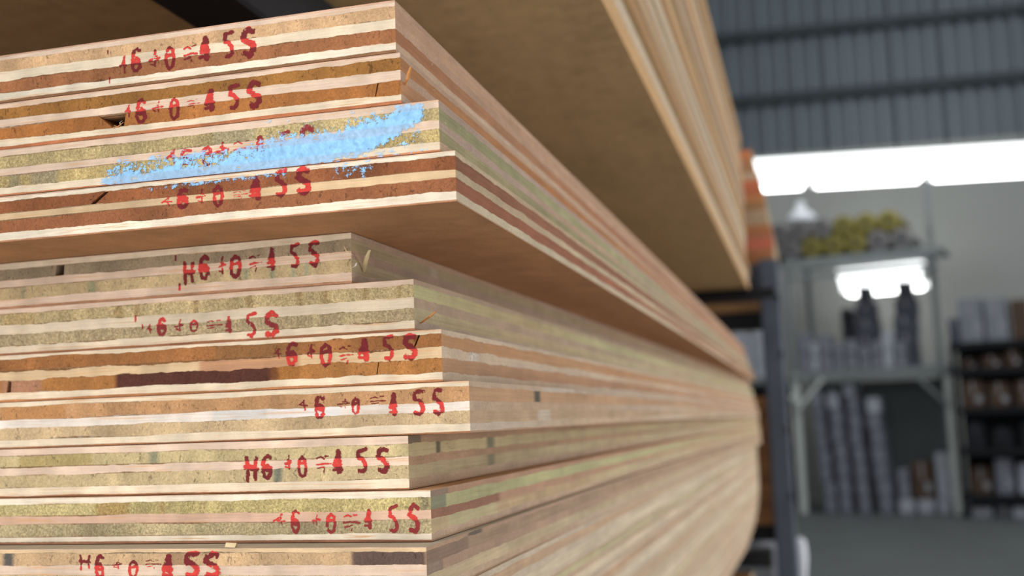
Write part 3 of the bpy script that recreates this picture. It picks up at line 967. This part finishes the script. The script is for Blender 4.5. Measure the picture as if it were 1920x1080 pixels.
LY = 13.6
la, lb = at(1408, 352, LY), at(1920, 325, LY * 1.035)
lyaw = math.atan2(lb.y - la.y, lb.x - la.x)
uu = (math.cos(lyaw), math.sin(lyaw))
seg = [(0, .66, 'short left end of the glowing light line, beside the orange boards'), (.67, 1.37, 'middle bright fluorescent light in the line above the fabric rolls'), (2.06, 1.45, 'right bright fluorescent light in the line, cut by the frame edge')]
hh = (at(1500, 308, LY).z - at(1500, 358, LY).z)
for s0, ln_, lab in seg:
    light((la.x + uu[0] * s0, la.y + uu[1] * s0, la.z), lyaw, ln_, lab, hh)

# ---- white storage rack at the back ----------------------------------------
WHITE = flat('white_painted_steel', (196, 202, 196), .5, .1, .08, 5)
GREYST = flat('grey_shelf_steel', (120, 126, 126), .55, .1, .1, 5)
DARKBK = flat('shaded_dark_panel', (112, 118, 120), .8, 0, .12, 3)
pa, pb = onz(1507, 964, 0), onz(1798, 966, 0)
RYAW = math.atan2(pb.y - pa.y, pb.x - pa.x)
RW = math.hypot(pb.x - pa.x, pb.y - pa.y)
RO = (pa.x, pa.y, 0)
zs1 = at(1640, 690, (pa.y + pb.y) / 2).z
zs2 = at(1620, 474, (pa.y + pb.y) / 2).z
rack = empty('storage_rack', RO, RYAW)
tag(rack, 'white steel storage rack at the back with braces, cartons below and rolls on top', 'rack')
P = .085
DEP = 1.0
for xx in (-P / 2, RW - P / 2):
    MB().box(xx, xx + P, 0, P, 0, zs1 - .002, .008).build('upright', WHITE, rack)
MB().box(-P / 2, -P / 2 + .06, .02, .08, zs1 + .002, zs2 - .03, .006).build('upright', GREYST, rack)
tp = at(1738, 340, pb.y + DEP)
ux = RW - .20
MB().box(ux, ux + .07, DEP - .2, DEP - .13, 0, zs2 + 1.0, .006).build('upright', GREYST, rack)
MB().box(0, .07, DEP - .07, DEP, 0, zs2 - .04, .006).build('upright', GREYST, rack)
for zz in (zs1, zs2):
    MB().box(-P / 2 - .02, RW + P / 2, -.012, .05, zz - .13, zz - .03, .006).build('beam', GREYST, rack)
    MB().box(-P / 2, RW + P / 2, .0, DEP, zz - .03, zz, .004).build('shelf_panel', GREYST, rack)
MB().box(-P / 2, RW, .0, .05, zs2 - .26, zs2 - .20, .004).build('beam', GREYST, rack)
MB().bar((P * .2, -.02, zs1 - .48), (.36, -.02, zs1 - .10), .075, .05).build('brace', WHITE, rack)
MB().bar((-P * .6, -.02, zs1 - .30), (P * .4, -.02, zs1 - .40), .09, .05).build('brace', WHITE, rack)
MB().bar((RW - P * .2, -.02, zs1 - .48), (RW - .36, -.02, zs1 - .10), .06, .04).build('brace', GREYST, rack)
MB().box(0, RW, DEP + .01, DEP + .03, .02, zs1 - .14).build('gloom_panel', DARKBK, rack)  # panel added to close off the bay and give its gloom

# the next bay to the left, seen in the gap between plywood and post
rack2 = empty('storage_rack', rotz((-RW - .25, .15, 0), RO, RYAW), RYAW)
tag(rack2, 'grey storage rack glimpsed between the plywood stack and the dark post', 'rack')
for xx in (0, RW - .1): MB().box(xx, xx + P, 0, P, 0, zs1 + .05, .008).build('upright', GREYST, rack2)
MB().box(0, RW, 0, DEP, zs1 - .12, zs1 - .05, .004).build('shelf_panel', GREYST, rack2)
MB().box(0, RW, DEP - .02, DEP, .02, zs1 - .13).build('gloom_panel', STEELD, rack2)  # black sheet added where the lower bay is only in shade

TAPE = flat('carton_tape', (138, 138, 140), .4, 0, .05, 10)
PAPER = flat('grey_paper_label', (146, 148, 154), .8, 0, .08, 8)  # plain grey, toned down to sit with the cartons
CART = {
    'grey': flat('grey_carton_board', (116, 118, 128), .8, 0, .10, 5),
    'dark grey': flat('dark_grey_carton_board', (74, 76, 86), .8, 0, .10, 5),
    'white': flat('white_carton_board', (168, 171, 180), .7, 0, .08, 5),
    'brown': flat('brown_carton_board', (84, 66, 54), .85, 0, .12, 5),
    'black': flat('black_wrapped_carton', (26, 28, 34), .6, 0, .2, 5),
    'silver': flat('silver_wrapped_carton', (120, 124, 132), .35, .2, .15, 5),
}


def carton(o, yaw, x, y, z, w, d, h, colour, label, group, rz=0.0, label_patch=True):
    c = rotz((x + w / 2, y + d / 2, z), o, yaw)
    r = empty('carton', c, yaw + rz)
    tag(r, label, 'box', group)
    MB().box(-w / 2, w / 2, -d / 2, d / 2, .001, h, min(.012, h * .08)).build('body', CART[colour], r)
    tp_ = MB()
    tp_.box(-w * .06, w * .06, -d / 2 - .002, -d / 2 + .01, h * .55, h + .001)
    tp_.build('tape', TAPE if colour != 'black' else CART['dark grey'], r)
    if label_patch:
        MB().box(w * .12, w * .4, -d / 2 - .003, -d / 2 + .005, h * .2, h * .45).build('paper_label', PAPER, r)
    return r


rr = random.Random(5)
pxm = lambda u, vv: at(u, vv, (pa.y + pb.y) / 2)


def rx(u):    # picture column on the rack front -> rack x
    a = onz(u, 964, 0)
    d0 = ray(u, 964)
    # intersect vertical plane of the rack front
    nrm = Vector((-math.sin(RYAW), math.cos(RYAW), 0))
    t = (Vector(RO) - EYE).dot(nrm) / d0.dot(nrm)
    q = EYE + d0 * t
    return (q - Vector(RO)).dot(Vector((math.cos(RYAW), math.sin(RYAW), 0)))


nth = ['lowest', 'second up', 'third up', 'fourth up', 'fifth up', 'sixth up', 'seventh up', 'eighth up', 'ninth up']
cols = [(1521, 1545, 728, 'leftmost'), (1550, 1577, 732, 'second from left'), (1586, 1612, 712, 'third from left'), (1622, 1652, 744, 'rightmost')]
for u0, u1, vt, nm in cols:
    x0, x1 = rx(u0) + .14, rx(u1) + .14
    ztop = at((u0 + u1) / 2, vt, pa.y - .2).z
    nb = max(5, round(ztop / .205))
    h = ztop / nb
    for k in range(nb):
        carton(RO, RYAW, x0 - k * .012 + rr.uniform(-.01, .01), .14, k * h, (x1 - x0) * .9 + rr.uniform(-.015, .0), .4, h - .004, 'grey' if k < nb - 1 else 'white',
               f'grey carton in the {nm} column under the rack shelf, {nth[k] if k < nb - 1 else "topmost"}', 'grey cartons stacked under the shelf', rr.uniform(-.03, .03), k % 2 == 1)
low = [(1664, 1697, 882, 938, 'grey', 'grey carton right of the tall columns, above a white one'), (1700, 1742, 868, 938, 'brown', 'brown carton in the low heap under the rack shelf'), (1746, 1784, 850, 940, 'white', 'white carton leaning by the right white rack upright')]
for u0, u1, v0, v1, c, lab in low:
    z0, z1 = .17, at(u0, v0, pa.y - .3).z
    carton(RO, RYAW, rx(u0) + (.12 if u0 == 1664 else .07), .16, z0, rx(u1) - rx(u0) - (.07 if u0 == 1664 else .02), .4, z1 - z0, c, lab, 'cartons in the low heap')
for k, (u0, u1) in enumerate(((1684, 1712), (1720, 1750), (1757, 1784))):
    carton(RO, RYAW, rx(u0), .12, 0, rx(u1) - rx(u0), .5, .168, 'white', ['small white carton on the floor, nearest the tall columns', 'small white carton on the floor, in the middle of three', 'small white carton on the floor, by the right upright'][k], 'small white cartons on the floor')
k = 0
for u0, u1, vt, c in ((1510, 1532, 622, 'grey'), (1534, 1548, 640, 'white'), (1551, 1573, 626, 'grey'), (1576, 1596, 644, 'grey'), (1599, 1621, 634, 'grey'), (1624, 1646, 648, 'grey'), (1649, 1668, 638, 'grey'), (1671, 1690, 622, 'white'), (1693, 1714, 640, 'grey')):
    x0, x1 = rx(u0) + .03, rx(u1) + .03
    zt = at(u0, vt, pa.y - .25).z
    nb = 2
    for q in range(nb):
        carton(RO, RYAW, x0, .08 + rr.uniform(0, .02), zs1 + q * (zt - zs1) / nb, x1 - x0, .26, (zt - zs1) / nb - .003, c, f'{c} carton at front of the middle shelf, {ordn[k]} from left, {"upper" if q else "lower"}', 'cartons at the front of the shelf')
    k += 1
for u0, u1, vt, nm in ((1592, 1632, 538, 'left'), (1668, 1710, 530, 'right')):
    x0, x1 = rx(u0) + .16, rx(u1) + .16
    zt = at(u0, vt, pa.y + .2).z
    nb = 5
    h = (zt - zs1) / nb
    for q in range(nb):
        w_ = (x1 - x0) * (1.0 if q < nb - 1 else .62)
        carton(RO, RYAW, x0 + rr.uniform(-.015, .015) + ((x1 - x0) - w_) / 2, .42, zs1 + q * h, w_, .34, h - .004, 'dark grey', f'dark grey carton in the {nm} tower on the middle shelf, {(["lowest", "second up", "third up", "fourth up", "topmost"])[q]}', 'dark carton towers on the shelf', rr.uniform(-.05, .05), False)
for q in range(4):
    carton(RO, RYAW, rx(1590) + .16 - .165, .45, zs1 + q * .2, .13, .3, .196, 'black', f'black wrapped carton beside the left tower, {(["lowest", "second up", "third up", "topmost"])[q]}', 'black cartons on the shelf', 0, False)
q = 0
for u0, u1, vt in ((1383, 1400, 622), (1404, 1420, 628), (1424, 1440, 618)):
    x0 = rx(u0) + RW + .25
    carton(rotz((-RW - .25, .15, 0), RO, RYAW), RYAW, x0, .1, zs1 - .05, rx(u1) - rx(u0), .4, at(u0, vt, pa.y + .3).z - zs1 + .05, 'white', f'pale carton between plywood edge and dark post, {ordn[q]} from the left', 'pale cartons behind the post')
    q += 1

# the lamp behind the carton towers
lp = at(1576, 552, pa.y + 1.25)
lq = at(1735, 546, pb.y + 1.25)
light(tuple(lp), math.atan2(lq.y - lp.y, lq.x - lp.x), math.hypot(lq.x - lp.x, lq.y - lp.y), 'bright lamp behind the two dark carton towers on the rack', at(1650, 505, pa.y + 1.2).z - at(1650, 550, pa.y + 1.2).z, False)

# fabric rolls on the top shelf
ROLL = {'olive': flat('olive_roll_cloth', (112, 104, 52), .85, 0, .15, 12), 'grey': flat('grey_roll_cloth', (104, 102, 102), .85, 0, .15, 12)}
NAVY = flat('navy_roll_core', (34, 40, 58), .7)


def roll(x, z, r, colour, label):
    c = rotz((x, .06, z), RO, RYAW)
    root = empty('fabric_roll', c, RYAW)
    tag(root, label, 'roll', 'fabric rolls on the top shelf')
    prof = [(0.0, r * .26), (-.012, r * .34), (-.012, r * .9), (.01, r), (.80, r), (.82, r * .9), (.82, .0)]
    v, f = [], []
    sg = 20
    for y, q in prof:
        for a in range(sg):
            an = 2 * math.pi * a / sg
            v.append((q * math.cos(an), y, q * math.sin(an)))
    for i in range(len(prof) - 1):
        for a in range(sg):
            b_ = (a + 1) % sg
            f.append((i * sg + a, i * sg + b_, (i + 1) * sg + b_, (i + 1) * sg + a))
    mobj('cloth', v, f, ROLL[colour], root, True)
    v, f = [], []
    for y, q in ((-.02, r * .16), (-.02, r * .25), (.3, r * .25), (.3, r * .16)):
        for a in range(12):
            an = 2 * math.pi * a / 12
            v.append((q * math.cos(an), y, q * math.sin(an)))
    for i in range(4):
        for a in range(12):
            b_ = (a + 1) % 12
            f.append((i * 12 + a, i * 12 + b_, ((i + 1) % 4) * 12 + b_, ((i + 1) % 4) * 12 + a))
    mobj('core_tube', v, f, NAVY, root, True)


r_ = .136
x_ = rx(1472)
cb = ['grey', 'grey', 'olive', 'olive', 'olive', 'grey', 'grey']
ct = ['grey', 'grey', 'grey', 'olive', 'olive', 'olive']
step = max((rx(1728) - x_) / 6, 2 * r_ + .002)
for k in range(7):
    roll(x_ + k * step, zs2 + r_ + .001, r_, cb[k], f'{cb[k]} fabric roll in the bottom row on the top rack shelf, {ordn[k]} from the left')
hz = math.sqrt(max(.0, (2 * r_) ** 2 - (step / 2) ** 2)) + .004
for k in range(6):
    roll(x_ + (k + .5) * step, zs2 + r_ + hz, r_, ct[k], f'{ct[k]} fabric roll in the upper row on the top rack shelf, {ordn[k]} from the left')
# crumpled white bag on the rolls
bgp = rotz((x_ + 1.5 * step, .2, zs2 + r_ + hz + r_ * 1.02), RO, RYAW)
v, f = [], []
rg = [(0, .17), (.05, .19), (.12, .13), (.18, .05), (.24, .07), (.27, .02)]
for i, (z, q) in enumerate(rg):
    for a in range(14):
        an = a * 2 * math.pi / 14
        q2 = q * (1 + .22 * pn(a * .9, i * .7, 3))
        v.append((q2 * math.cos(an), q2 * .8 * math.sin(an), z))
for i in range(len(rg) - 1):
    for a in range(14): f.append((i * 14 + a, i * 14 + (a + 1) % 14, (i + 1) * 14 + (a + 1) % 14, (i + 1) * 14 + a))
f += [tuple(13 - a for a in range(14)), tuple(len(v) - 14 + a for a in range(14))]
PLASTIC = flat('white_plastic_film', (222, 226, 232), .4, 0, .08, 12)
o = mobj('plastic_bag', v, f, PLASTIC, None, True)
o.location = bgp
tag(o, 'crumpled white plastic bag lying on top of the grey fabric rolls', 'bag')

# ---- dark rack on the right -------------------------------------------------
da = onz(1806, 972, 0)
DO = (da.x, da.y, 0)
drk = empty('storage_rack', DO, RYAW)
tag(drk, 'dark storage rack at the right edge crowded with brown and white cartons', 'rack')
DW = 1.9
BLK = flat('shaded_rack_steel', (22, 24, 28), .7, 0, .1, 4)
sh = [at(1850, vv, da.y - .1).z for vv in (930, 842, 764, 690, 640)]
for xx in (-.0, DW - .08):
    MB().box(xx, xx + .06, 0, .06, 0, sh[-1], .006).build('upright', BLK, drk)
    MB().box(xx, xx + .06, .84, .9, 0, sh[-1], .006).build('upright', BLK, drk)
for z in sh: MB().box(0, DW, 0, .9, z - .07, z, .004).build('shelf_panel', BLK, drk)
MB().box(0, DW, .90, .93, .02, sh[-1]).build('gloom_panel', BLK, drk)  # near-black sheet added for the dark interior of the rack
lev = ['bottom', 'lowest raised', 'second raised', 'third raised', 'fourth raised', 'top']
zz = [0.0] + sh
for s_ in range(5):
    hmax = zz[s_ + 1] - .07 - zz[s_] - .03
    x = .09
    k = 0
    while x < 1.05:
        w_ = rr.uniform(.15, .27)
        c = rr.choice(['brown', 'brown', 'white', 'grey', 'brown'] if s_ < 2 else ['brown', 'brown', 'black', 'brown'])
        carton(DO, RYAW, x, rr.uniform(.05, .2), zz[s_], w_, .4, hmax * rr.uniform(.6, .98), c, f'{c} carton, dark rack, {lev[s_]} level, {ordn[k]} from the left', 'cartons in the dark rack', 0, c != 'black')
        x += w_ + rr.uniform(.015, .06)
        k += 1
tops = [(-.20, .30, .30, 'dark grey'), (.12, .26, .52, 'silver'), (.40, .24, .50, 'silver'), (.68, .42, .46, 'brown')]
for k, (x, w_, h, c) in enumerate(tops):
    carton(DO, RYAW, max(.0, x), .1, sh[-1], w_ if k else .11, .5, h, c, f'{c} wrapped carton on top of the dark rack, {ordn[k]} from the left', 'wrapped cartons on the dark rack', 0, k in (1, 2))

# ---- next bay of the plywood rack -------------------------------------------
OR = (228, 138, 86)
px_rows = [(1450, 0), (1450, 0), (1450, 0), (1449, 0), (1446, 0), (1440, 1), (1438, 1), (1436, 0), (1434, 0), (1430, 0), (1426, 0), (1422, 1), (1416, 0), (1411, 0), (1410, 0)]
for j, (u, pale) in enumerate(px_rows):
    rr2 = random.Random(60 + j)
    q = at(u, 470 - 12.5 * j, 2.68)
    c = (214, 182, 146) if pale else tuple(ch * rr2.uniform(.82, 1.08) for ch in OR)
    layers = [('V', 1, c, SP), ('L', 12, mixc(c, PL, .18), SP), ('C', 24, c, SG), ('L', 18, mixc(c, PL, .12), SP), ('C', 24, c, ST), ('L', 14, mixc(c, PL, .25), SP), ('V', 2, RV, SP)]
    sheet(f'{"pale" if pale else "orange painted"} board end in the upper stack behind the post, {ordn[j]} from bottom', Vector((q.x, 2.68, ptop + .0008 + j * .0186)), .0183, 0, layers, 1300 + j, False, face=(150, 110, 80), length=.46, group='boards of the orange ended stack')
zb0 = at(1392, 985, 2.67).z
nbr = int((at(1448, 742, 2.66).z - zb0) / .0186)
for j in range(nbr):
    rr2 = random.Random(160 + j)
    q = at(1449 + rr2.uniform(-2, 1), 800, 2.68)
    c = mixc((196, 138, 86), (150, 100, 64), rr2.random())
    layers = [('V', 1, c, SP), ('L', 12, mixc(c, PL, .2), SP), ('C', 24, c, SG), ('L', 18, c, SP), ('C', 24, c, ST), ('L', 14, mixc(c, PL, .25), SP), ('V', 2, RV, SP)]
    sheet(f'brown board end in the lower stack behind the post, {(ordn + ["twenty-first", "twenty-second"])[j]} from bottom', Vector((q.x, 2.68, zb0 + j * .0186)), .0183, 0, layers, 1400 + j, False, face=(150, 110, 80), length=2.0, group='boards of the brown stack behind the post')



# timber plank under the raised stack, with black bars filling the dark gaps
zt1, zt0 = at(1400, 566, 2.69).z, at(1400, 586, 2.69).z
TIMB = flat('tan_timber', (170, 134, 96), .8, 0, .12, 4, 0, (1, 8, 8))
o = MB().box(-1.45, at(1437, 576, 2.69).x, 2.69, 2.83, zt0 + .0005, zt1, .003).build('timber_plank', TIMB)
tag(o, 'tan timber plank lying across a dark beam under the end of the raised stack', 'plank')
MB().box(-1.5, .002, .085, .15, at(1400, 618, 2.69).z, zt0, .003).build('beam', STEELD, rk)  # black bar standing in for the dark gap, also carries the plank
MB().box(-1.5, .002, .135, .19, at(1400, 552, 2.74).z, ptop - .054, .003).build('beam', STEELD, rk)  # black bar added to fill the dark opening behind

# lower stack under the bottom beam
lt_ = base_z - .0375
for j in range(5):
    rr2 = random.Random(2200 + j)
    far = at(1413 + rr2.uniform(-2, 2), 1030, 2.5)
    x = far.x - .002
    layers = lay(YEL, 'C', TAN, 'C', (206, 184, 150), (196, 172, 140), (1, 11, 24, 18, 25, 14, 4), (PL, PL, PL), (212, 192, 166))
    sheet(f'plywood sheet in the pile under the bottom beam, {["topmost", "second", "third", "fourth", "fifth"][j]} from the top', Vector((x, .40, lt_ - SAG * .02 - (j + 1) * .0188)), .0184, 0, layers, 2300 + j, False, length=2.1, group='sheets under the bottom beam')
lb_ = lt_ - SAG * .02 - 5 * .0188
MB().box(-1.5, -.002, -.18, -.12, lb_ - SAG - .036, lb_ - SAG - .0005, .003).build('beam', STEELD, rk)
MB().box(-1.5, -.002, -1.9, -1.84, lb_ - SAG * .035 - .036, lb_ - SAG * .035 - .0005, .003).build('beam', STEELD, rk)

# white things by the foot of the post
c0, c1 = at(1417, 1026, 2.95), at(1458, 1026, 2.95)
r = empty('carton', ((c0.x + c1.x) / 2 , 3.1, 0), 0)
tag(r, 'tall white carton standing on the floor behind the dark post', 'box')
hw = (c1.x - c0.x) / 2
MB().box(-hw, hw, -.15, .15, .001, c0.z, .006).build('body', CART['white'], r)
MB().box(-.008, .008, -.152, -.14, c0.z * .6, c0.z + .001).build('tape', TAPE, r)
c0, c1 = at(1484, 1008, 3.6), at(1511, 1008, 3.6)
rad = (c1.x - c0.x) / 2
v, f = [], []
prof = [(0, .8), (.1, 1.0), (c0.z * .55, .95), (c0.z * .84, .62), (c0.z * .93, 1.05), (c0.z * .985, .95), (c0.z, .5)]
for z, q in prof:
    for a in range(14):
        an = a * 2 * math.pi / 14
        q2 = q * rad * (1 + .1 * pn(a * .8, z * 4, 9))
        v.append((q2 * math.cos(an), q2 * math.sin(an), z))
for i in range(len(prof) - 1):
    for a in range(14): f.append((i * 14 + a, i * 14 + (a + 1) % 14, (i + 1) * 14 + (a + 1) % 14, (i + 1) * 14 + a))
f += [tuple(13 - a for a in range(14)), tuple(len(v) - 14 + a for a in range(14))]
o = mobj('plastic_bundle', v, f, PLASTIC, None, True)
o.location = ((c0.x + c1.x) / 2, 3.6, 0)
tag(o, 'upright white plastic wrapped bundle on the floor right of the dark post', 'bundle')
